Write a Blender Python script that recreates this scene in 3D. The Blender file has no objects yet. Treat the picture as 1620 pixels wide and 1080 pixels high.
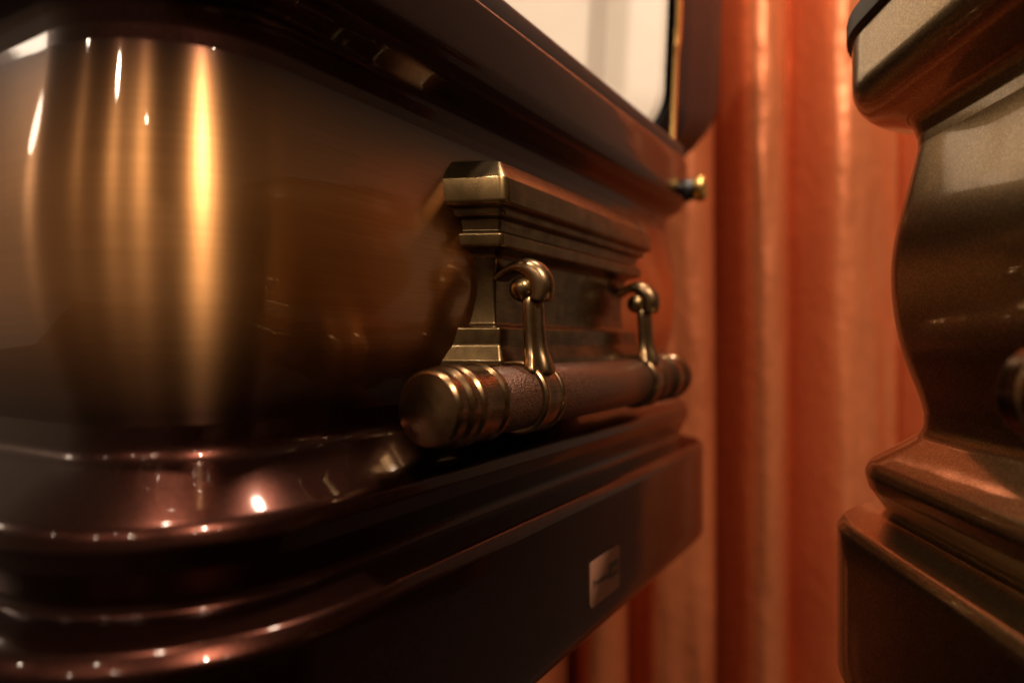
import bpy, math, random
from mathutils import Vector, Matrix, noise

sc = bpy.context.scene
R = math.radians
CZ = 0.95                      # camera height above the floor

# ------------------------------------------------------------------ camera
cd = bpy.data.cameras.new('camera')
cam = bpy.data.objects.new('camera', cd)
sc.collection.objects.link(cam)
cam.location = (0, 0, CZ)
cam.rotation_euler = (R(90), 0, 0)
cd.sensor_width = 36
cd.lens = 24
cd.shift_y = 0.0
cd.clip_start = 0.01
cd.clip_end = 100
cd.dof.use_dof = True
cd.dof.focus_distance = 0.345
cd.dof.aperture_fstop = 3.2
cd.dof.aperture_blades = 9
sc.camera = cam

# ------------------------------------------------------------------ world + lamps
w = bpy.data.worlds.new('World')
sc.world = w
w.use_nodes = True
bg = w.node_tree.nodes['Background']
bg.inputs[0].default_value = (1.0, 0.66, 0.41, 1)
bg.inputs[1].default_value = 0.17

def lamp(name, loc, watts, radius, col=(1, 0.80, 0.60)):
    l = bpy.data.lights.new(name, 'POINT')
    l.energy = watts; l.shadow_soft_size = radius; l.color = col
    o = bpy.data.objects.new(name, l)
    o.location = (loc[0], loc[1], loc[2] + CZ)
    sc.collection.objects.link(o)
    return o

lamp('ceiling_spot', (0.95, -1.45, 2.35), 320, 0.035)
lamp('ceiling_spot', (-0.60, -1.80, 1.90), 30, 0.03)
lamp('ceiling_spot', (-1.20, -1.55, 1.55), 16, 0.03)
lamp('globe_lamp', (-2.30, 0.42, 0.95), 8, 0.12)
lamp('ceiling_spot', (-0.30, 0.00, 1.75), 65, 0.04)
lamp('ceiling_spot', (0.35, 0.72, 1.65), 60, 0.05)
for p, e in (((0.80, -1.62, 1.95), 14), ((1.15, -1.20, 1.70), 9), ((-0.42, -1.95, 1.60), 8), ((-0.95, -1.45, 2.10), 6), ((-1.75, -0.75, 1.35), 4)):
    lamp('chandelier_bulb', p, e, 0.018)

sc.view_settings.view_transform = 'Standard'
sc.view_settings.look = 'None'
sc.view_settings.exposure = 0.15
sc.view_settings.gamma = 1.0
sc.view_settings.use_curve_mapping = False
try:
    sc.cycles.use_denoising = True
    sc.cycles.max_bounces = 8
    sc.cycles.sample_clamp_indirect = 6
except Exception:
    pass

# ------------------------------------------------------------------ materials
class NT:
    def __init__(s, name):
        s.m = bpy.data.materials.new(name); s.m.use_nodes = True
        s.t = s.m.node_tree; s.b = s.t.nodes['Principled BSDF']
    def n(s, typ, **kw):
        nd = s.t.nodes.new(typ)
        for k, v in kw.items():
            if k in nd.inputs.keys(): nd.inputs[k].default_value = v
            else: setattr(nd, k, v)
        return nd
    def l(s, a, b): s.t.links.new(a, b)
    def set(s, **kw):
        for k, v in kw.items():
            s.b.inputs[k.replace('_', ' ')].default_value = v
        return s

def c4(c): return (c[0], c[1], c[2], 1)

def noise_bump(k, scale, strength, dist=0.0005, stretch=(1, 1, 1), coord='Object', detail=4, into='Normal'):
    tc = k.n('ShaderNodeTexCoord'); mp = k.n('ShaderNodeMapping')
    mp.inputs['Scale'].default_value = stretch
    no = k.n('ShaderNodeTexNoise'); no.inputs['Scale'].default_value = scale; no.inputs['Detail'].default_value = detail
    bp = k.n('ShaderNodeBump'); bp.inputs['Strength'].default_value = strength; bp.inputs['Distance'].default_value = dist
    k.l(tc.outputs[coord], mp.inputs[0]); k.l(mp.outputs[0], no.inputs['Vector'])
    k.l(no.outputs['Fac'], bp.inputs['Height']); k.l(bp.outputs[0], k.b.inputs[into])
    return no, bp

def ramp2(k, fac, c0, c1, p0=0.3, p1=0.7):
    r = k.n('ShaderNodeValToRGB')
    r.color_ramp.elements[0].position = p0; r.color_ramp.elements[0].color = c4(c0)
    r.color_ramp.elements[1].position = p1; r.color_ramp.elements[1].color = c4(c1)
    k.l(fac, r.inputs[0]); return r

def mat_brushed():
    k = NT('brushed_bronze_lacquer')
    k.set(Metallic=1.0, Roughness=0.36, Anisotropic=0.93, Coat_Weight=1.0, Coat_Roughness=0.03, Coat_IOR=1.33)
    k.b.inputs['Anisotropic Rotation'].default_value = 0.25
    tg = k.n('ShaderNodeTangent', direction_type='UV_MAP'); tg.uv_map = 'UVMap'
    k.l(tg.outputs[0], k.b.inputs['Tangent'])
    uv = k.n('ShaderNodeUVMap'); uv.uv_map = 'UVMap'
    mp = k.n('ShaderNodeMapping'); mp.inputs['Scale'].default_value = (14, 1400, 1)
    no = k.n('ShaderNodeTexNoise'); no.inputs['Scale'].default_value = 1.0; no.inputs['Detail'].default_value = 5
    k.l(uv.outputs[0], mp.inputs[0]); k.l(mp.outputs[0], no.inputs['Vector'])
    brushed = ramp2(k, no.outputs['Fac'], (0.50, 0.235, 0.085), (0.66, 0.33, 0.125), 0.25, 0.75)
    # factory shading: lacquer darker at the seams; widened below to paint in fading reflection
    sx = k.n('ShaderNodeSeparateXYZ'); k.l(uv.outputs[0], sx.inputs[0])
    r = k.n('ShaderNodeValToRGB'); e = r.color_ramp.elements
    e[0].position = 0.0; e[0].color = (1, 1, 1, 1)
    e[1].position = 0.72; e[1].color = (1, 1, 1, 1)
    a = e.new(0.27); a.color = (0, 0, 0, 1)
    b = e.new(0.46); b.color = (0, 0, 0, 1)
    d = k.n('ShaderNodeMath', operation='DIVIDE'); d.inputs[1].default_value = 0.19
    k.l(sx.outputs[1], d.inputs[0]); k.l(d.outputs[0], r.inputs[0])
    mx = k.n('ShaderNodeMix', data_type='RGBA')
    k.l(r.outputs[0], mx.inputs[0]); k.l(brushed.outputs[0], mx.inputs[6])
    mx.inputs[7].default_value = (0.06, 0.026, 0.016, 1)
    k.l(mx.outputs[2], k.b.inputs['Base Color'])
    bp = k.n('ShaderNodeBump'); bp.inputs['Strength'].default_value = 0.08; bp.inputs['Distance'].default_value = 0.0003
    k.l(no.outputs['Fac'], bp.inputs['Height']); k.l(bp.outputs[0], k.b.inputs['Normal'])
    return k.m

def mat_brown_gloss():
    k = NT('dark_brown_lacquer')
    k.set(Metallic=0.95, Roughness=0.28, Coat_Weight=1.0, Coat_Roughness=0.02, Coat_IOR=1.22, Specular_IOR_Level=0.2)
    tc = k.n('ShaderNodeTexCoord')
    no = k.n('ShaderNodeTexNoise'); no.inputs['Scale'].default_value = 900; no.inputs['Detail'].default_value = 2
    k.l(tc.outputs['Object'], no.inputs['Vector'])
    r = ramp2(k, no.outputs['Fac'], (0.020, 0.006, 0.004), (0.040, 0.0120, 0.0078))
    k.l(r.outputs[0], k.b.inputs['Base Color'])
    n3 = k.n('ShaderNodeTexNoise'); n3.inputs['Scale'].default_value = 22; n3.inputs['Detail'].default_value = 6
    k.l(tc.outputs['Object'], n3.inputs['Vector'])
    m3 = k.n('ShaderNodeMapRange'); m3.inputs[1].default_value = 0.4; m3.inputs[2].default_value = 0.75; m3.inputs[3].default_value = 0.015; m3.inputs[4].default_value = 0.11
    k.l(n3.outputs['Fac'], m3.inputs[0]); k.l(m3.outputs[0], k.b.inputs['Coat Roughness'])
    no2 = k.n('ShaderNodeTexNoise'); no2.inputs['Scale'].default_value = 60; no2.inputs['Detail'].default_value = 1
    k.l(tc.outputs['Object'], no2.inputs['Vector'])
    bp = k.n('ShaderNodeBump'); bp.inputs['Strength'].default_value = 0.10; bp.inputs['Distance'].default_value = 0.0006
    k.l(no2.outputs['Fac'], bp.inputs['Height']); k.l(bp.outputs[0], k.b.inputs['Coat Normal'])
    return k.m

def mat_champagne():
    k = NT('champagne_metallic_lacquer')
    k.set(Metallic=1.0, Roughness=0.28, Coat_Weight=1.0, Coat_Roughness=0.03, Coat_IOR=1.45)
    tc = k.n('ShaderNodeTexCoord')
    vo = k.n('ShaderNodeTexVoronoi'); vo.inputs['Scale'].default_value = 1500
    k.l(tc.outputs['Object'], vo.inputs['Vector'])
    sp = k.n('ShaderNodeSeparateColor'); k.l(vo.outputs['Color'], sp.inputs[0])
    r = ramp2(k, sp.outputs[0], (0.33, 0.24, 0.122), (0.60, 0.45, 0.245), 0.3, 1.0)
    k.l(r.outputs[0], k.b.inputs['Base Color'])
    nm = k.n('ShaderNodeNormalMap'); nm.inputs['Strength'].default_value = 0.22
    k.l(vo.outputs['Color'], nm.inputs['Color'])
    # flakes tilt the base layer only, the clear coat stays smooth
    mixn = k.n('ShaderNodeBump'); mixn.inputs['Strength'].default_value = 0.18; mixn.inputs['Distance'].default_value = 0.0004
    k.l(sp.outputs[1], mixn.inputs['Height']); k.l(mixn.outputs[0], k.b.inputs['Normal'])
    return k.m

def mat_brass(name, c0, c1, rough=0.3, wear=False):
    k = NT(name)
    k.set(Metallic=1.0, Roughness=rough, Coat_Weight=0.15, Coat_Roughness=0.08)
    tc = k.n('ShaderNodeTexCoord'); mp = k.n('ShaderNodeMapping')
    mp.inputs['Scale'].default_value = (60, 2500, 2500)
    k.l(tc.outputs['Object'], mp.inputs[0])
    no = k.n('ShaderNodeTexNoise'); no.inputs['Scale'].default_value = 1; no.inputs['Detail'].default_value = 4
    k.l(mp.outputs[0], no.inputs['Vector'])
    n2 = k.n('ShaderNodeTexNoise'); n2.inputs['Scale'].default_value = 85; n2.inputs['Detail'].default_value = 5
    k.l(tc.outputs['Object'], n2.inputs['Vector'])
    ad = k.n('ShaderNodeMath', operation='MULTIPLY_ADD'); ad.inputs[1].default_value = 0.45
    sb = k.n('ShaderNodeMath', operation='MULTIPLY'); sb.inputs[1].default_value = 0.55
    k.l(n2.outputs['Fac'], sb.inputs[0]); k.l(no.outputs['Fac'], ad.inputs[0]); k.l(sb.outputs[0], ad.inputs[2])
    r = ramp2(k, ad.outputs[0], c0, c1, 0.38, 0.62)
    if wear:
        ge = k.n('ShaderNodeNewGeometry')
        wr = k.n('ShaderNodeMapRange'); wr.inputs[1].default_value = 0.51; wr.inputs[2].default_value = 0.60
        k.l(ge.outputs['Pointiness'], wr.inputs[0])
        mw = k.n('ShaderNodeMix', data_type='RGBA'); mw.inputs[7].default_value = (0.44, 0.285, 0.12, 1)
        k.l(wr.outputs[0], mw.inputs[0]); k.l(r.outputs[0], mw.inputs[6]); k.l(mw.outputs[2], k.b.inputs['Base Color'])
    else:
        k.l(r.outputs[0], k.b.inputs['Base Color'])
    rr = k.n('ShaderNodeMapRange'); rr.inputs[3].default_value = rough * 1.25; rr.inputs[4].default_value = rough * 0.8
    k.l(ad.outputs[0], rr.inputs[0]); k.l(rr.outputs[0], k.b.inputs['Roughness'])
    bp = k.n('ShaderNodeBump'); bp.inputs['Strength'].default_value = 0.05; bp.inputs['Distance'].default_value = 0.0002
    k.l(no.outputs['Fac'], bp.inputs['Height']); k.l(bp.outputs[0], k.b.inputs['Normal'])
    return k.m

def mat_grain_bar():
    k = NT('pebbled_brown_enamel')
    k.set(Metallic=0.55, Roughness=0.36, Coat_Weight=0.3, Coat_Roughness=0.2)
    tc = k.n('ShaderNodeTexCoord')
    vo = k.n('ShaderNodeTexVoronoi'); vo.inputs['Scale'].default_value = 1050
    no = k.n('ShaderNodeTexNoise'); no.inputs['Scale'].default_value = 700
    k.l(tc.outputs['Object'], no.inputs['Vector']); k.l(no.outputs['Color'], vo.inputs['Vector'])
    mxv = k.n('ShaderNodeMix', data_type='VECTOR'); mxv.inputs[0].default_value = 0.0006
    k.l(tc.outputs['Object'], mxv.inputs[4]); k.l(no.outputs['Color'], mxv.inputs[5]); k.l(mxv.outputs[1], vo.inputs['Vector'])
    r = ramp2(k, vo.outputs['Distance'], (0.15, 0.060, 0.028), (0.045, 0.016, 0.009), 0.1, 0.7)
    k.l(r.outputs[0], k.b.inputs['Base Color'])
    bp = k.n('ShaderNodeBump'); bp.invert = True; bp.inputs['Strength'].default_value = 0.7; bp.inputs['Distance'].default_value = 0.0005
    k.l(vo.outputs['Distance'], bp.inputs['Height']); k.l(bp.outputs[0], k.b.inputs['Normal'])
    return k.m

def mat_satin():
    k = NT('terracotta_satin')
    k.set(Metallic=0.45, Roughness=0.31, Specular_IOR_Level=1.0, Sheen_Weight=0.0, Sheen_Roughness=0.4)
    k.b.inputs['Specular Tint'].default_value = (1.0, 0.80, 0.65, 1)
    k.b.inputs['Sheen Tint'].default_value = (1.0, 0.6, 0.4, 1)
    tc = k.n('ShaderNodeTexCoord')
    no = k.n('ShaderNodeTexNoise'); no.inputs['Scale'].default_value = 9; no.inputs['Detail'].default_value = 4
    k.l(tc.outputs['Object'], no.inputs['Vector'])
    r = ramp2(k, no.outputs['Fac'], (0.54, 0.150, 0.056), (0.57, 0.160, 0.060))
    k.l(r.outputs[0], k.b.inputs['Base Color'])
    mp = k.n('ShaderNodeMapping'); mp.inputs['Scale'].default_value = (55, 55, 40)
    k.l(tc.outputs['Object'], mp.inputs[0])
    n2 = k.n('ShaderNodeTexNoise'); n2.inputs['Scale'].default_value = 1; n2.inputs['Detail'].default_value = 3
    k.l(mp.outputs[0], n2.inputs['Vector'])
    bp = k.n('ShaderNodeBump'); bp.inputs['Strength'].default_value = 0.28; bp.inputs['Distance'].default_value = 0.006
    k.l(n2.outputs['Fac'], bp.inputs['Height']); k.l(bp.outputs[0], k.b.inputs['Normal'])
    return k.m

def mat_plain(name, col, rough=0.5, metal=0.0, var=0.15, scale=40, spec=0.5, bump=0.0):
    k = NT(name)
    k.set(Roughness=rough, Metallic=metal, Specular_IOR_Level=spec)
    tc = k.n('ShaderNodeTexCoord')
    no = k.n('ShaderNodeTexNoise'); no.inputs['Scale'].default_value = scale; no.inputs['Detail'].default_value = 4
    k.l(tc.outputs['Object'], no.inputs['Vector'])
    r = ramp2(k, no.outputs['Fac'], [x * (1 - var) for x in col], [min(1, x * (1 + var)) for x in col])
    k.l(r.outputs[0], k.b.inputs['Base Color'])
    if bump:
        bp = k.n('ShaderNodeBump'); bp.inputs['Strength'].default_value = bump; bp.inputs['Distance'].default_value = 0.002
        k.l(no.outputs['Fac'], bp.inputs['Height']); k.l(bp.outputs[0], k.b.inputs['Normal'])
    return k.m

M = dict(
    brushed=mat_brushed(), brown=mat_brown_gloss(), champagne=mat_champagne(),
    brass=mat_brass('antique_brass', (0.055, 0.035, 0.016), (0.17, 0.109, 0.048), 0.28, wear=True),
    darkbrass=mat_brass('dark_antique_brass', (0.10, 0.058, 0.030), (0.26, 0.155, 0.075), 0.27),
    armbrass=mat_brass('polished_bronze', (0.115, 0.070, 0.036), (0.29, 0.185, 0.095), 0.29),
    grain=mat_grain_bar(), satin=mat_satin(),
    rubber=mat_plain('black_rubber', (0.012, 0.011, 0.011), 0.4),
    cream=mat_plain('cream_satin_lining', (0.60, 0.535, 0.47), 0.55, var=0.03, scale=14, bump=0.6),
    lidpaint=mat_plain('purple_brown_paint', (0.008, 0.007, 0.010), 0.45, 0.0, spec=0.18),
    gold=mat_plain('polished_gold', (0.80, 0.50, 0.17), 0.22, 1.0, var=0.05),
    blackmetal=mat_plain('black_metal', (0.012, 0.011, 0.012), 0.35),
    copper_label=mat_plain('copper_foil_label', (0.30, 0.14, 0.088), 0.7, 0.0, var=0.06, spec=0.15),
    ink=mat_plain('dark_ink', (0.045, 0.030, 0.028), 0.5),
    floor=mat_plain('brown_carpet', (0.045, 0.030, 0.024), 0.9, var=0.3, scale=200, bump=0.5),
    stand=mat_plain('black_cloth', (0.014, 0.012, 0.012), 0.9, var=0.2, scale=150),
)

# ------------------------------------------------------------------ geometry helpers
def link(name, me, mat, parent=None, smooth=True):
    o = bpy.data.objects.new(name, me)
    if mat: me.materials.append(mat)
    if smooth:
        me.polygons.foreach_set('use_smooth', [True] * len(me.polygons))
    sc.collection.objects.link(o)
    if parent is not None: o.parent = parent
    return o

def mesh(name, verts, faces, uvs=None):
    me = bpy.data.meshes.new(name)
    me.from_pydata([tuple(v) for v in verts], [], faces)
    if uvs is not None:
        uvl = me.uv_layers.new(name='UVMap')
        for lp in me.loops:
            uvl.data[lp.index].uv = uvs[lp.vertex_index]
    me.update()
    return me

def fillet(pts, seg=6, closed=False):
    """polyline of (a, b, r): each corner rounded with radius r; constant number of points."""
    out = []
    n = len(pts)
    for i, p in enumerate(pts):
        P = Vector(p[:2]); r = p[2] if len(p) > 2 else 0
        if (not closed and i in (0, n - 1)) or r <= 0:
            out.append(tuple(P)); continue
        A = Vector(pts[i - 1][:2]); B = Vector(pts[(i + 1) % n][:2])
        da = (A - P); db = (B - P); la = da.length; lb = db.length
        da.normalize(); db.normalize()
        ang = da.angle(db)
        if ang > math.pi - 1e-3:
            out.append(tuple(P)); continue
        t = min(r / math.tan(ang / 2), 0.49 * la, 0.49 * lb)
        rr = t * math.tan(ang / 2)
        c = P + (da + db).normalized() * (rr / math.sin(ang / 2))
        s = P + da * t - c; e = P + db * t - c
        for k in range(seg + 1):
            q = s.lerp(e, k / seg)
            a = s.angle(e)
            q = (s * math.sin((1 - k / seg) * a) + e * math.sin(k / seg * a)) / math.sin(a) if a > 1e-4 else q
            out.append(tuple(c + q))
    return out

def resample(pts, step):
    out = [pts[0]]
    for a, b in zip(pts, pts[1:]):
        A = Vector(a); B = Vector(b); L = (B - A).length
        m = max(1, int(math.ceil(L / step)))
        for k in range(1, m + 1): out.append(tuple(A.lerp(B, k / m)))
    return out

def catmull(pts, seg=8):
    P = [Vector(p) for p in pts]
    P = [P[0] * 2 - P[1]] + P + [P[-1] * 2 - P[-2]]
    out = []
    for i in range(1, len(P) - 2):
        for k in range(seg):
            t = k / seg
            a, b, c, d = P[i - 1:i + 3]
            out.append(tuple(0.5 * ((2 * b) + (c - a) * t + (2 * a - 5 * b + 4 * c - d) * t * t + (3 * b - a - 3 * c + d) * t ** 3)))
    out.append(tuple(P[-2]))
    return out

def plan_ring(ox, oy, hw, L, r, seg=14, nstraight=10):
    """rounded rectangle: x in +-hw, y in 0..L; offset by ox on the sides and oy on the ends. starts mid end."""
    pts = []
    cs = [(hw - r, r, -90), (hw - r, L - r, 0), (-hw + r, L - r, 90), (-hw + r, r, 180)]
    corner = []
    for cx, cy, a0 in cs:
        arc = []
        for k in range(seg + 1):
            a = R(a0 + 90 * k / seg)
            arc.append((cx + (r + ox) * math.cos(a), cy + (r + oy) * math.sin(a)))
        corner.append(arc)
    for i in range(4):
        pts += corner[i]
        a = corner[i][-1]; b = corner[(i + 1) % 4][0]
        for k in range(1, nstraight):
            t = k / nstraight
            pts.append((a[0] + (b[0] - a[0]) * t, a[1] + (b[1] - a[1]) * t))
    return pts

def sweep(name, prof, hw, L, r, zoff=0.0, cap_last=False, oyf=lambda o: o, xf=None, caps=False):
    """prof: list of (o, z); returns mesh with UV u along the ring in metres, v along the profile."""
    rings = [plan_ring(o, oyf(o), hw, L, r) for o, z in prof]
    n = len(rings[0])
    V = []; UV = []
    v = 0
    base = rings[0]
    us = [0]
    for k in range(1, n): us.append(us[-1] + math.dist(base[k], base[k - 1]))
    for i, (ring, (o, z)) in enumerate(zip(rings, prof)):
        if i: v += math.dist(prof[i], prof[i - 1])
        for k, (x, y) in enumerate(ring):
            V.append((x, y, z + zoff)); UV.append((us[k], v))
    F = []
    for i in range(len(rings) - 1):
        for k in range(n):
            a = i * n + k; b = i * n + (k + 1) % n
            F.append((a, a + n, b + n, b))
    if cap_last: F.append(tuple(range((len(rings) - 1) * n, len(rings) * n))[::-1])
    if caps: F.append(tuple(range(n)))
    if xf: V = [xf(p) for p in V]
    return mesh(name, V, F, UV)

def lathe_x(name, prof, cy, cz, seg=48):
    """prof: (x, radius) along X axis, centre (cy, cz)."""
    V = []; F = []
    for x, r in prof:
        for k in range(seg):
            a = 2 * math.pi * k / seg
            V.append((x, cy + r * math.cos(a), cz + r * math.sin(a)))
    for i in range(len(prof) - 1):
        for k in range(seg):
            a = i * seg + k; b = i * seg + (k + 1) % seg
            F.append((a, b, b + seg, a + seg))
    F.append(tuple(range(seg))[::-1]); F.append(tuple(range((len(prof) - 1) * seg, len(prof) * seg)))
    return mesh(name, V, F)

def loft(name, rings, cap=True):
    n = len(rings[0]); V = [p for r in rings for p in r]; F = []
    for i in range(len(rings) - 1):
        for k in range(n):
            a = i * n + k; b = i * n + (k + 1) % n
            F.append((a, b, b + n, a + n))
    if cap:
        F.append(tuple(range(n))[::-1]); F.append(tuple(range((len(rings) - 1) * n, len(rings) * n)))
    return mesh(name, V, F)

def subsurf(o, lv=2):
    m = o.modifiers.new('sub', 'SUBSURF'); m.levels = lv; m.render_levels = lv

def fix_normals(me):
    import bmesh
    bm = bmesh.new(); bm.from_mesh(me)
    bmesh.ops.recalc_face_normals(bm, faces=bm.faces[:]); bm.to_mesh(me); bm.free()

# ------------------------------------------------------------------ setting: floor
fl = mesh('floor', [(-4, -3, 0), (4, -3, 0), (4, 4, 0), (-4, 4, 0)], [(0, 1, 2, 3)])
f = link('floor', fl, M['floor'], smooth=False)
f['kind'] = 'structure'

# ------------------------------------------------------------------ the curtain
# rail: straight across behind the caskets, then swinging back along the left casket
def rail(s):
    # s = 0 at x = 0.2; right of that it runs straight, left of it bends away by 31 degrees
    z0 = 1.2
    if s >= 0: return Vector((0.2 + s, z0)), Vector((0, -1))
    rad = 0.6; amax = R(30)
    a = min(-s / rad, amax)
    p = Vector((0.2 - rad * math.sin(a), z0 + rad * (1 - math.cos(a))))
    rem = -s - a * rad
    if rem > 0: p += Vector((-math.cos(a), math.sin(a))) * rem
    return p, Vector((-math.sin(a), -math.cos(a)))

random.seed(4)
# valleys (positions along the rail) and crest skew / depth of the fold to their right
vall = [(-0.10, 0.5, 0.05), (0.02, 0.62, 0.04), (0.172, 0.36, 0.075), (0.306, 0.24, 0.065), (0.50, 0.4, 0.045), (0.63, 0.4, 0.05)]
s = 0.76
while s < 0.88:
    vall.append((s, random.uniform(0.35, 0.6), random.uniform(0.035, 0.065))); s += random.uniform(0.09, 0.17)
s = -0.10
while s > -2.4:
    s -= random.uniform(0.12, 0.19)
    vall.insert(0, (s, random.uniform(0.35, 0.6), random.uniform(0.035, 0.06)))
crease = {-0.10: (0.10, 0.018), 0.02: (0.09, 0.014), 0.172: (0.13, 0.011), 0.306: (0.07, 0.024), 0.50: (0.06, 0.016)}
def folds(s):
    f = folds0(s)
    for v, _, _ in vall:
        D, wd = crease.get(v, (0.06, 0.014))
        f -= D * math.exp(-((s - v) / wd) ** 2)
    return f
def folds0(s):
    for (a, sk, dep), (b, _, _) in zip(vall, vall[1:]):
        if a <= s < b:
            t = (s - a) / (b - a)
            t = 0.5 * t / sk if t < sk else 0.5 + 0.5 * (t - sk) / (1 - sk)
            return dep * (math.sin(math.pi * t) ** 1.25)
    return 0
V = []; F = []; UV = []
s0, s1 = vall[0][0], vall[-1][0]
NS = int((s1 - s0) / 0.0028); NZ = 150; ztop = CZ + 1.35
for i in range(NS + 1):
    s = s0 + (s1 - s0) * i / NS
    for j in range(NZ + 1):
        z = ztop * j / NZ
        wob = 0.006 * math.sin(2.3 * z + 3.1 * s) + 0.003 * math.sin(6.1 * z + 9 * s)
        amp = 1.0 + 0.12 * math.sin(1.7 * z + 5 * s)
        p, nn = rail(s + wob * 0.7)
        q = p + nn * (folds(min(max(s + wob * 0.5, s0), s1 - 1e-6)) * amp)
        q += nn * (0.010 * noise.noise((s * 16, z * 1.6, 0)) + 0.0045 * noise.noise((s * 38, z * 6.0, 5.0)) + 0.0016 * noise.noise((s * 60 + z * 9, z * 26.0, 9.0)))
        V.append((q.x, q.y, 0.01 + z)); UV.append((s, z))
for i in range(NS):
    for j in range(NZ):
        a = i * (NZ + 1) + j
        F.append((a, a + NZ + 1, a + NZ + 2, a + 1))
cu = link('curtain', mesh('curtain', V, F, UV), M['satin'])
so = cu.modifiers.new('thick', 'SOLIDIFY'); so.thickness = 0.0015
cu['label'] = 'terracotta orange satin curtain hanging in deep vertical folds behind both caskets'
cu['category'] = 'curtain'

# ------------------------------------------------------------------ the caskets
HW, RAD, LEN, HB = 0.309, 0.08, 2.0, 0.193     # half width, plan corner radius, length, base height below the camera

def casket(name, loc, rotz, prof, mats, label, HW, LEN):
    t = bpy.data.objects.new(name, None); sc.collection.objects.link(t)
    t.location = (loc[0], loc[1], CZ - HB); t.rotation_euler = (0, 0, rotz)
    t.empty_display_size = 0.1
    t['label'] = label; t['category'] = 'casket'; t['group'] = 'caskets on display'
    rim, shell, base, htop = prof
    link('rim', sweep('rim', rim, HW, LEN, RAD, HB), mats['rim'], t)
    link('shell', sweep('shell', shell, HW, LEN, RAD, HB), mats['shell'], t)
    link('base_moulding', sweep('base_moulding', base, HW, LEN, RAD, HB, cap_last=True), mats['base'], t)
    # rubber gasket standing on the rim
    g = fillet([(-0.014, htop - 0.004), (mats['gout'], htop - 0.001, 0.002), (mats['gout'], htop + 0.013, 0.004), (-0.016, htop + 0.016, 0.003), (-0.018, htop - 0.004)], 4)
    link('gasket', sweep('gasket', g, HW, LEN, RAD, HB), M['rubber'], t)
    # cream lining of the interior
    li = fillet([(-0.016, htop + 0.006), (-0.030, htop + 0.008, 0.006), (-0.055, htop - 0.002, 0.012), (-0.062, htop - 0.10, 0.02), (-0.10, htop - 0.13, 0.02), (-0.20, htop - 0.12)], 5)
    li_ok = [(o, z) for o, z in li if o > -0.079]
    lm = sweep('lining', li_ok, HW, LEN, RAD, HB, cap_last=True)
    link('lining', lm, M['cream'], t)
    return t

# left profile (offset outward, height relative to the camera)
def profile(nk_o, bul_o, low_o, rim_t, rim_b, nk_h, bul_h, low_h, rdg_o, rdg_h, not_o, not_h, bas_o, bas_h, bot_h):
    rim = fillet([(-0.040, rim_t), (0.0, rim_t, 0.004), (0.0, rim_b - 0.001, 0.020), (nk_o * 0.92, rim_b - 0.012, 0.016), (nk_o, nk_h + 0.003, 0.006), (nk_o, nk_h - 0.003)], 8)
    rim = resample(rim, 0.01)
    m1 = (nk_o + 0.30 * (bul_o - nk_o), nk_h + 0.28 * (bul_h - nk_h))
    sh = catmull([(nk_o, nk_h - 0.003), m1, (nk_o + 0.80 * (bul_o - nk_o), nk_h + 0.62 * (bul_h - nk_h)), (bul_o, bul_h),
                  (bul_o + 0.30 * (low_o - bul_o), bul_h + 0.50 * (low_h - bul_h)), (low_o - 0.10 * (low_o - bul_o), low_h + 0.012), (low_o, low_h + 0.003)], 8)
    sh = resample(sh, 0.003)
    for _ in range(60):
        sh = [sh[0]] + [((a[0] + 2 * b[0] + c[0]) / 4, (a[1] + 2 * b[1] + c[1]) / 4) for a, b, c in zip(sh, sh[1:], sh[2:])] + [sh[-1]]
    ba = fillet([(low_o, low_h + 0.003), (low_o, low_h - 0.008, 0.016), (rdg_o - 0.001, rdg_h + 0.007, 0.012),
                 (rdg_o + 0.0012, rdg_h + 0.001, 0.004), (rdg_o - 0.001, rdg_h - 0.007, 0.004), (not_o, not_h, 0.007), (not_o + 0.001, not_h - 0.004, 0.002),
                 (bas_o - 0.004, bas_h + 0.004, 0.006), (bas_o, bas_h - 0.001, 0.005), (bas_o, bot_h + 0.0, 0.013), (bas_o - 0.05, bot_h)], 8)
    ba = resample(ba, 0.01)
    return rim, sh, ba, rim_t

PL = profile(-0.021, -0.012, -0.028, 0.1765, 0.135, 0.110, 0.036, -0.034, 0.0, -0.069, -0.007, -0.088, 0.015, -0.101, -0.193)
PR = profile(-0.034, -0.020, -0.037, 0.1775, 0.138, 0.114, 0.034, -0.044, -0.008, -0.078, -0.018, -0.098, 0.008, -0.109, -0.203)

# left casket frame: d along its end face (away from the camera), n out of that face
TH = math.atan(648 / 1080)
d = Vector((math.sin(TH), math.cos(TH))); n = Vector((math.cos(TH), -math.sin(TH)))
UC = 0.4143; NP = -0.1945
oL = d * UC + n * NP
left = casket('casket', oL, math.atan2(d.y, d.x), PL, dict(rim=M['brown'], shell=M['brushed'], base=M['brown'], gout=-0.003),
              'dark brown casket with brushed gold bronze corner, open lid and brass handle', HW, LEN)
PH = math.atan(90 / 1080)
n2 = Vector((-math.cos(PH), math.sin(PH)))
y2 = -n2; x2 = Vector((y2.y, -y2.x))
cR = Vector((0.2756, 0.3743))           # centre of its far rounded corner
oR = cR + n2 * RAD + x2 * (LEN / 2 - RAD)
right = casket('casket', oR, math.atan2(x2.y, x2.x), PR, dict(rim=M['champagne'], shell=M['champagne'], base=M['champagne'], gout=0.003),
               'champagne metallic casket cut off by the right edge, curved flank in front of curtain', LEN / 2, 2 * HW)

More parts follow.
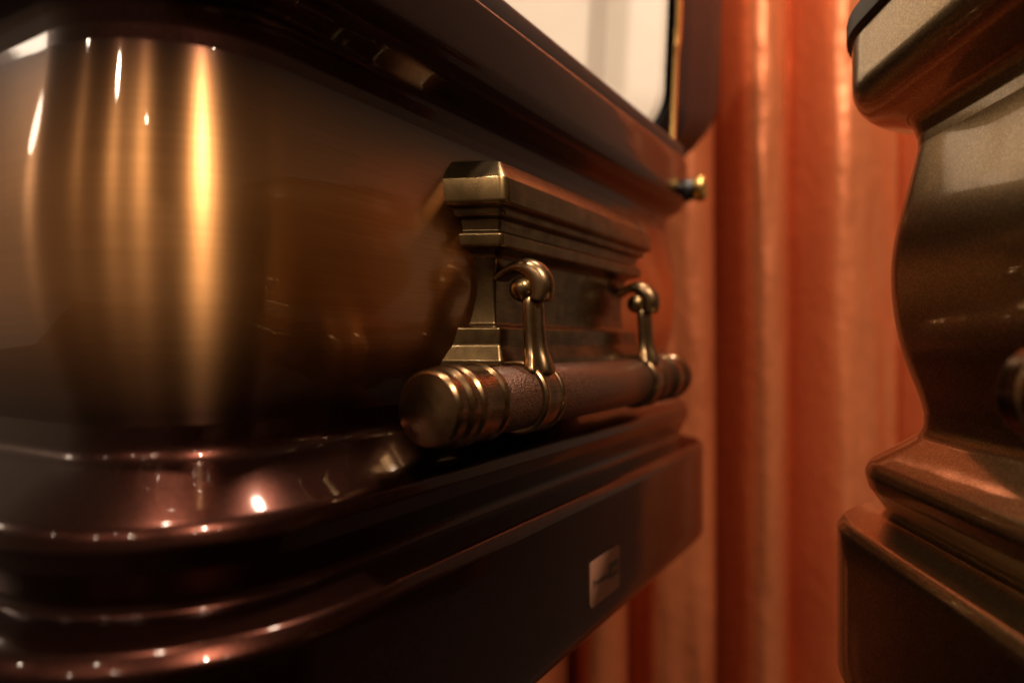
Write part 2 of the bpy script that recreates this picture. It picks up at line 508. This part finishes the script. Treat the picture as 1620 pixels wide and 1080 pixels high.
# ---- draped biers added out of view: carry the caskets and darken reflections
def unseen_bier(hx, y0, y1, host, label):
    cx, cy = 0.0, (y0 + y1) / 2; hy = (y1 - y0) / 2
    top = host.location.z - 0.002
    per = fillet([(-hx, -hy, 0.05), (hx, -hy, 0.05), (hx, hy, 0.05), (-hx, hy, 0.05)], 6, closed=True)
    per = resample(per + [per[0]], 0.015)[:-1]
    m = len(per); rings = []
    for j in range(9):
        q = j / 8; z = top * (1 - q) + 0.004 * q
        rg = []
        for k, (x, y) in enumerate(per):
            a = 0.012 * q ** 0.6 * math.sin(k * 0.9) + 0.006 * q * math.sin(k * 0.37 + 1)
            L = math.hypot(x, y)
            rg.append((cx + x * (1 + a / L), cy + y * (1 + a / L), z))
        rings.append(rg)
    V = [p for r in rings for p in r]; F = []
    for i in range(8):
        for k in range(m):
            a = i * m + k; b = i * m + (k + 1) % m
            F.append((a, a + m, b + m, b))
    F.append(tuple(range(m)))
    me = mesh('unseen_bier', V, F); fix_normals(me)
    o = link('unseen_bier', me, M['stand'])
    o.location = (host.location.x, host.location.y, 0); o.rotation_euler = host.rotation_euler
    o['label'] = label; o['category'] = 'unseen_bier'; o['group'] = 'added unseen biers under the caskets'
unseen_bier(HW - 0.06, 0.33, LEN - 0.33, left, 'added unseen black draped stand, darkens reflections, under the dark brown casket')
unseen_bier(LEN / 2 - 0.30, 0.09, 2 * HW - 0.09, right, 'added unseen black draped stand under the champagne casket')

# ---- handle set in casket coordinates: x along the end face, y = -o, z = h + HB
def P3(x, o, h): return (x + X0, -o, h + HB + Z0)
X0 = -0.0093; Z0 = 0.0

def handle(t, M_plate, M_arm, M_bar, M_cap, do=0.0):
    w0, f0 = 0.109, 0.001 + do
    prof = fillet([(-0.018, 0.1020), (0.003, 0.0950, 0.003), (0.0120, 0.0840, 0.0022), (0.0135, 0.0705, 0.0028), (0.0085, 0.0690, 0.0012), (0.0082, 0.0655, 0.0016),
                   (0.0040, 0.0640, 0.0010), (0.0032, 0.0580, 0.0016), (0.0064, 0.0565, 0.0014), (0.0062, 0.0498, 0.0020), (-0.0030, 0.0465, 0.004),
                   (-0.0062, 0.028, 0.06), (-0.0045, 0.0090, 0.002), (0.0030, 0.0075, 0.0014), (0.0032, -0.002, 0.006), (0.0068, -0.0100, 0.003), (0.0070, -0.0135, 0.001), (-0.012, -0.0145)], 5)
    rings = []
    for p, h in prof:
        W = w0 + p; Fo = f0 + p; c = 0.0015 + 0.0042 * max(0.0, min(1.0, (p - 0.004) / 0.008)); bk = -0.045
        k = 0.012
        pl = fillet([(-W - k, bk), (-W + k, Fo, c + 0.001), (W - k, Fo, c + 0.001), (W + k, bk)], 8)
        rings.append([P3(x, o, h) for x, o in pl])
    V = [p for r in rings for p in r]; nn = len(rings[0]); F = []
    for i in range(len(rings) - 1):
        for k in range(nn - 1):
            a = i * nn + k
            F.append((a, a + nn, a + nn + 1, a + 1))
    me = mesh('handle_plate', V, F); fix_normals(me)
    pl = link('handle_plate', me, M_plate, t)
    BO, BH = 0.011 + do, -0.0295
    for sx in (-0.085, 0.085):
        # bent hood coming out of the plate
        path = catmull([(-0.006, 0.0340), (0.002, 0.0388), (0.0095, 0.0405), (0.0165, 0.0380), (0.0205, 0.0325), (0.0212, 0.0268), (0.0204, 0.0212)], 5)
        rg = []
        for i, (o, h) in enumerate(path):
            a = Vector(path[max(i - 1, 0)]); b = Vector(path[min(i + 1, len(path) - 1)])
            tg = (b - a).normalized(); nr = Vector((tg.y, -tg.x))     # outward (right-hand) normal
            if nr.dot(Vector((o - 0.012, h - 0.030))) < 0: nr = -nr
            wd = 0.0086 - 0.0014 * (i / (len(path) - 1)); th = 0.0020 + 0.0046 * math.sin(math.pi * min(1, (i / (len(path) - 1)) ** 1.5) * 0.80)
            sec = [(-wd, -th), (-wd, th * 0.2), (-wd * 0.6, th * 0.9), (0, th * 1.1), (wd * 0.6, th * 0.9), (wd, th * 0.2), (wd, -th), (0, -th)]
            rg.append([P3(sx + x, o + do + nr.x * y, h + nr.y * y) for x, y in sec])
        me = loft('hinge_hood', rg); fix_normals(me)
        hood = link('hinge_hood', me, M_arm, pl); subsurf(hood, 1)
        # pivot pin with ball ends
        pp = []
        for sgn in (-1, 1):
            for k in range(11):
                a = math.pi * k / 10
                pp.append((sx + sgn * 0.0048 - 0.0070 * math.cos(a), max(0.0070 * math.sin(a), 0.0004)))
        me = lathe_x('pivot_pin', [(x + X0, r) for x, r in pp], -(0.0118 + do), 0.0280 + HB + Z0, 24); fix_normals(me)
        link('pivot_pin', me, M_plate, pl)
        # arm
        rg = []
        for h, o, wd, th in [(0.0262, 0.0158, 0.0058, 0.0042), (0.0205, 0.0170, 0.0074, 0.0046), (0.012, 0.0174, 0.0072, 0.0046), (0.002, 0.0180, 0.0073, 0.0046), (-0.0045, 0.0187, 0.0080, 0.0050),
                             (-0.0085, 0.0200, 0.0092, 0.0056), (-0.0118, 0.0208, 0.0110, 0.0060), (-0.0150, 0.0220, 0.0120, 0.0056), (-0.0175, 0.0230, 0.0110, 0.0048)]:
            wd *= 1.18
            sec = [(-wd, -th), (-wd, 0.0), (-wd * 0.88, th * 0.28), (-wd * 0.42, th * 0.55), (-wd * 0.34, th * 0.92), (0, th * 1.12), (wd * 0.34, th * 0.92), (wd * 0.42, th * 0.55), (wd * 0.88, th * 0.28), (wd, 0.0), (wd, -th), (0, -th)]
            rg.append([P3(sx + x, o + do + y, h) for x, y in sec])
        me = loft('handle_arm', rg); fix_normals(me)
        arm = link('handle_arm', me, M_arm, t); subsurf(arm, 2)
        # collar round the bar
        cp_ = fillet([(-0.0092, 0.0150), (-0.0092, 0.0186, 0.0006), (-0.0080, 0.0200, 0.0010), (-0.0062, 0.0196, 0.0008), (-0.0054, 0.0188, 0.0006), (0, 0.0192, 0.03), (0.0054, 0.0188, 0.0006), (0.0062, 0.0196, 0.0008), (0.0080, 0.0200, 0.0010), (0.0092, 0.0186, 0.0006), (0.0092, 0.0150)], 4)
        cp = [(x * 1.25, r) for x, r in cp_]
        me = lathe_x('collar', [(X0 + sx + x, r) for x, r in cp], -BO, BH + HB + Z0, 64); fix_normals(me)
        link('collar', me, M_arm, arm)
    # the bar
    me = lathe_x('handle_bar', [(X0 + x, r) for x, r in [(-0.130, 0.0166), (-0.1298, 0.0168), (0.1298, 0.0168), (0.130, 0.0166)]], -BO, BH + HB + Z0, 64); fix_normals(me)
    bar = link('handle_bar', me, M_bar, t)
    for sg in (-1, 1):
        ep = fillet([(0.128, 0.0150), (0.1285, 0.0178, 0.0008), (0.1305, 0.0190, 0.0010), (0.1330, 0.0190, 0.0010), (0.1350, 0.0178, 0.0008), (0.1480, 0.0178, 0.0006), (0.1495, 0.0190, 0.001),
                     (0.1525, 0.0190, 0.001), (0.1540, 0.0176, 0.0008), (0.1555, 0.0176, 0.0008), (0.1568, 0.0188, 0.001), (0.1605, 0.0187, 0.0014), (0.1630, 0.0172, 0.0008), (0.1640, 0.0172, 0.0008),
                     (0.1690, 0.0174, 0.0014), (0.1708, 0.0160, 0.0012), (0.1718, 0.0110, 0.012), (0.1724, 0.0050, 0.015), (0.1725, 0.0003)], 5)
        me = lathe_x('end_cap', [(X0 + sg * x, max(r, 0.0002)) for x, r in ep], -BO, BH + HB + Z0, 64); fix_normals(me)
        link('end_cap', me, M_cap, bar)

handle(left, M['brass'], M['armbrass'], M['grain'], M['darkbrass'])
Z0 = 0.012
for X0 in (-LEN / 2 + 0.402, 0.0, LEN / 2 - 0.402):      # three handles along its flank
    handle(right, M['brass'], M['armbrass'], M['grain'], M['darkbrass'], do=-0.008)
X0 = -0.0093; Z0 = 0.0

# ---- key plug on the rim near the far corner of the left casket
xk, hk = 0.252, 0.147
V = []
def lathe_y(name, prof, x, h, seg=32):
    V = []; F = []
    for o, r in prof:
        for k in range(seg):
            a = 2 * math.pi * k / seg
            V.append(P3(x + r * math.cos(a), o, h + r * math.sin(a)))
    for i in range(len(prof) - 1):
        for k in range(seg):
            a = i * seg + k; b = i * seg + (k + 1) % seg
            F.append((a, b, b + seg, a + seg))
    F.append(tuple(range(seg))); F.append(tuple(range((len(prof) - 1) * seg, len(prof) * seg)))
    me = mesh(name, V, F); fix_normals(me); return me
kp = link('key_plug', lathe_y('key_plug', fillet([(-0.004, 0.0115), (0.001, 0.0115, 0.001), (0.0015, 0.0098, 0.0008), (0.0095, 0.0098)], 3), xk, hk), M['blackmetal'], left)
link('plug_cap', lathe_y('plug_cap', fillet([(0.0085, 0.0090), (0.0080, 0.0124, 0.0006), (0.0160, 0.0124, 0.003), (0.0190, 0.0060, 0.004), (0.0195, 0.0004)], 5), xk, hk), M['gold'], kp)

# ---- maker label on the base of the left casket
lx0, lx1, lh0, lh1 = -0.011, 0.037, -0.1685, -0.1395
ob = 0.015
pl = fillet([(lx0, lh0, 0.003), (lx1, lh0, 0.003), (lx1, lh1, 0.003), (lx0, lh1, 0.003)], 5, closed=True)
m_ = len(pl)
V = [P3(x, ob + 0.0002, h) for x, h in pl] + [P3(x, ob + 0.0009, h) for x, h in pl]
F = [tuple(range(m_, 2 * m_))] + [(k, (k + 1) % m_, m_ + (k + 1) % m_, m_ + k) for k in range(m_)]
me = mesh('maker_label', V, F); fix_normals(me)
lab = link('maker_label', me, M['copper_label'], left, smooth=False)
lab['label'] = 'small copper coloured maker label'
bx0, bx1, by0, by1 = lx0 + 0.0285, lx0 + 0.0455, lh0 + 0.0105, lh0 + 0.0205
V = [P3(x, ob + 0.0012, h) for x, h in ((bx0, by0), (bx1, by0), (bx1, by1), (bx0, by1))] + [P3(x, ob + 0.0008, h) for x, h in ((bx0, by0), (bx1, by0), (bx1, by1), (bx0, by1))]
me = mesh('printed_block', V, [(0, 1, 2, 3), (0, 4, 5, 1), (1, 5, 6, 2), (2, 6, 7, 3), (3, 7, 4, 0)]); fix_normals(me)
link('printed_block', me, M['ink'], lab, smooth=False)
def text(body, x, h, size, mat, o):
    cu_ = bpy.data.curves.new('lettering', 'FONT'); cu_.body = body; cu_.size = size; cu_.extrude = 0.0001
    tmp = bpy.data.objects.new('tmp', cu_); sc.collection.objects.link(tmp)
    me = bpy.data.meshes.new_from_object(tmp)
    bpy.data.objects.remove(tmp)
    for v in me.vertices:
        a, b, c = v.co; v.co = P3(x + a, o + c, h + b)
    me.materials.clear()
    return link('lettering', me, mat, lab, smooth=False)
text('Premium', lx0 + 0.003, lh0 + 0.0125, 0.0065, M['ink'], ob + 0.0011)
text('Line', bx0 + 0.0025, by0 + 0.003, 0.0065, M['copper_label'], ob + 0.0014)

# ---- open lid of the left casket, hinged on its far long side
XH, HH, OPEN = 0.253, 0.196, R(97)
def lid_xf(p):
    x, y, e = p                       # closed position: x across, y along, e above the rim; lid pivots about x = +HWL
    dx = x - HWL
    ca, sa = math.cos(OPEN), math.sin(OPEN)
    return (XH + dx * ca + e * sa, y + LIN, HH + HB - dx * sa + e * ca)
HWL, LIN = 0.300, 0.022
lp = fillet([(-0.010, 0.004), (-0.004, 0.0, 0.003), (0.0, 0.004, 0.003), (0.0, 0.055, 0.03), (-0.018, 0.092, 0.05), (-0.045, 0.165, 0.06), (-0.09, 0.235, 0.08), (-0.19, 0.285, 0.1), (-0.279, 0.295)], 8)
LL = LEN - 2 * LIN
def lid_sweep(name, prof, cap):
    # ends fall in far less than the sides
    rings = []
    for o, z in prof:
        ox = o; oy = o * 0.16 if o < 0 else o
        r = 0.06
        hw2 = HWL + ox
        rr = max(min(r, hw2 - 0.002), 0.002)
        pts = []
        for cx, cy, a0 in [(hw2 - rr, rr - oy, -90), (hw2 - rr, LL - rr + oy, 0), (-hw2 + rr, LL - rr + oy, 90), (-hw2 + rr, rr - oy, 180)]:
            for k in range(11):
                a = R(a0 + 9 * k)
                pts.append((cx + rr * math.cos(a), cy + rr * math.sin(a)))
        rings.append([lid_xf((x, y, z)) for x, y in pts])
    V = [p for r_ in rings for p in r_]; m = len(rings[0]); F = []
    for i in range(len(rings) - 1):
        for k in range(m):
            a = i * m + k; b = i * m + (k + 1) % m
            F.append((a, a + m, b + m, b))
    if cap: F.append(tuple(range((len(rings) - 1) * m, len(rings) * m)))
    me = mesh(name, V, F); fix_normals(me); return me
lid = link('lid', lid_sweep('lid', lp, True), M['lidpaint'], left)
# padded border roll, then a recessed panel
ll = fillet([(-0.009, 0.003), (-0.014, -0.004, 0.004), (-0.045, -0.012, 0.02), (-0.080, 0.004, 0.012), (-0.086, 0.030, 0.01), (-0.11, 0.040, 0.02), (-0.26, 0.034)], 6)
def lid_sweep_l(name, prof):
    rings = []
    for o, z in prof:
        hw2 = HWL + o; r = max(0.06 + o, 0.012)
        pts = []
        for cx, cy, a0 in [(hw2 - r, r - o, -90), (hw2 - r, LL - r + o, 0), (-hw2 + r, LL - r + o, 90), (-hw2 + r, r - o, 180)]:
            for k in range(11):
                a = R(a0 + 9 * k)
                pts.append((cx + r * math.cos(a), cy + r * math.sin(a)))
        rings.append([lid_xf((x, y, z)) for x, y in pts])
    V = [p for r_ in rings for p in r_]; m = len(rings[0]); F = []
    for i in range(len(rings) - 1):
        for k in range(m):
            a = i * m + k; b = i * m + (k + 1) % m
            F.append((a, a + m, b + m, b))
    F.append(tuple(range((len(rings) - 1) * m, len(rings) * m)))
    me = mesh(name, V, F); fix_normals(me); return me
link('lid_lining', lid_sweep_l('lid_lining', ll), M['cream'], lid)
# brass latch rod along the lip of the lid end
rod = []
for h, o, e, wd in [(0.196, -0.017, 0.004, 0.0024), (0.25, -0.017, 0.004, 0.0024), (0.286, -0.017, 0.004, 0.0024), (0.296, -0.016, 0.002, 0.003), (0.306, -0.016, 0.005, 0.0032), (0.335, -0.016, 0.005, 0.0032), (0.352, -0.016, 0.005, 0.0032)]:
    x0 = XH + e + (h - HH) * math.tan(OPEN - R(90))
    rod.append([P3(x0 + a, o + b, h) for a, b in ((-wd, -0.002), (wd, -0.002), (wd, 0.002), (-wd, 0.002))])
me = loft('latch_rod', rod); fix_normals(me)
link('latch_rod', me, M['gold'], lid, smooth=False)
hk_ = []
for h, o in [(0.318, -0.026), (0.308, -0.025), (0.298, -0.0245), (0.292, -0.025)]:
    x0 = XH + 0.013 + (h - HH) * 0.1
    hk_.append([P3(x0 + 0.002 * math.cos(a), o + 0.002 * math.sin(a) + 0.006, h) for a in [k * math.pi / 4 for k in range(8)]])
me = loft('latch_hook', hk_); fix_normals(me)
link('latch_hook', me, M['gold'], lid)
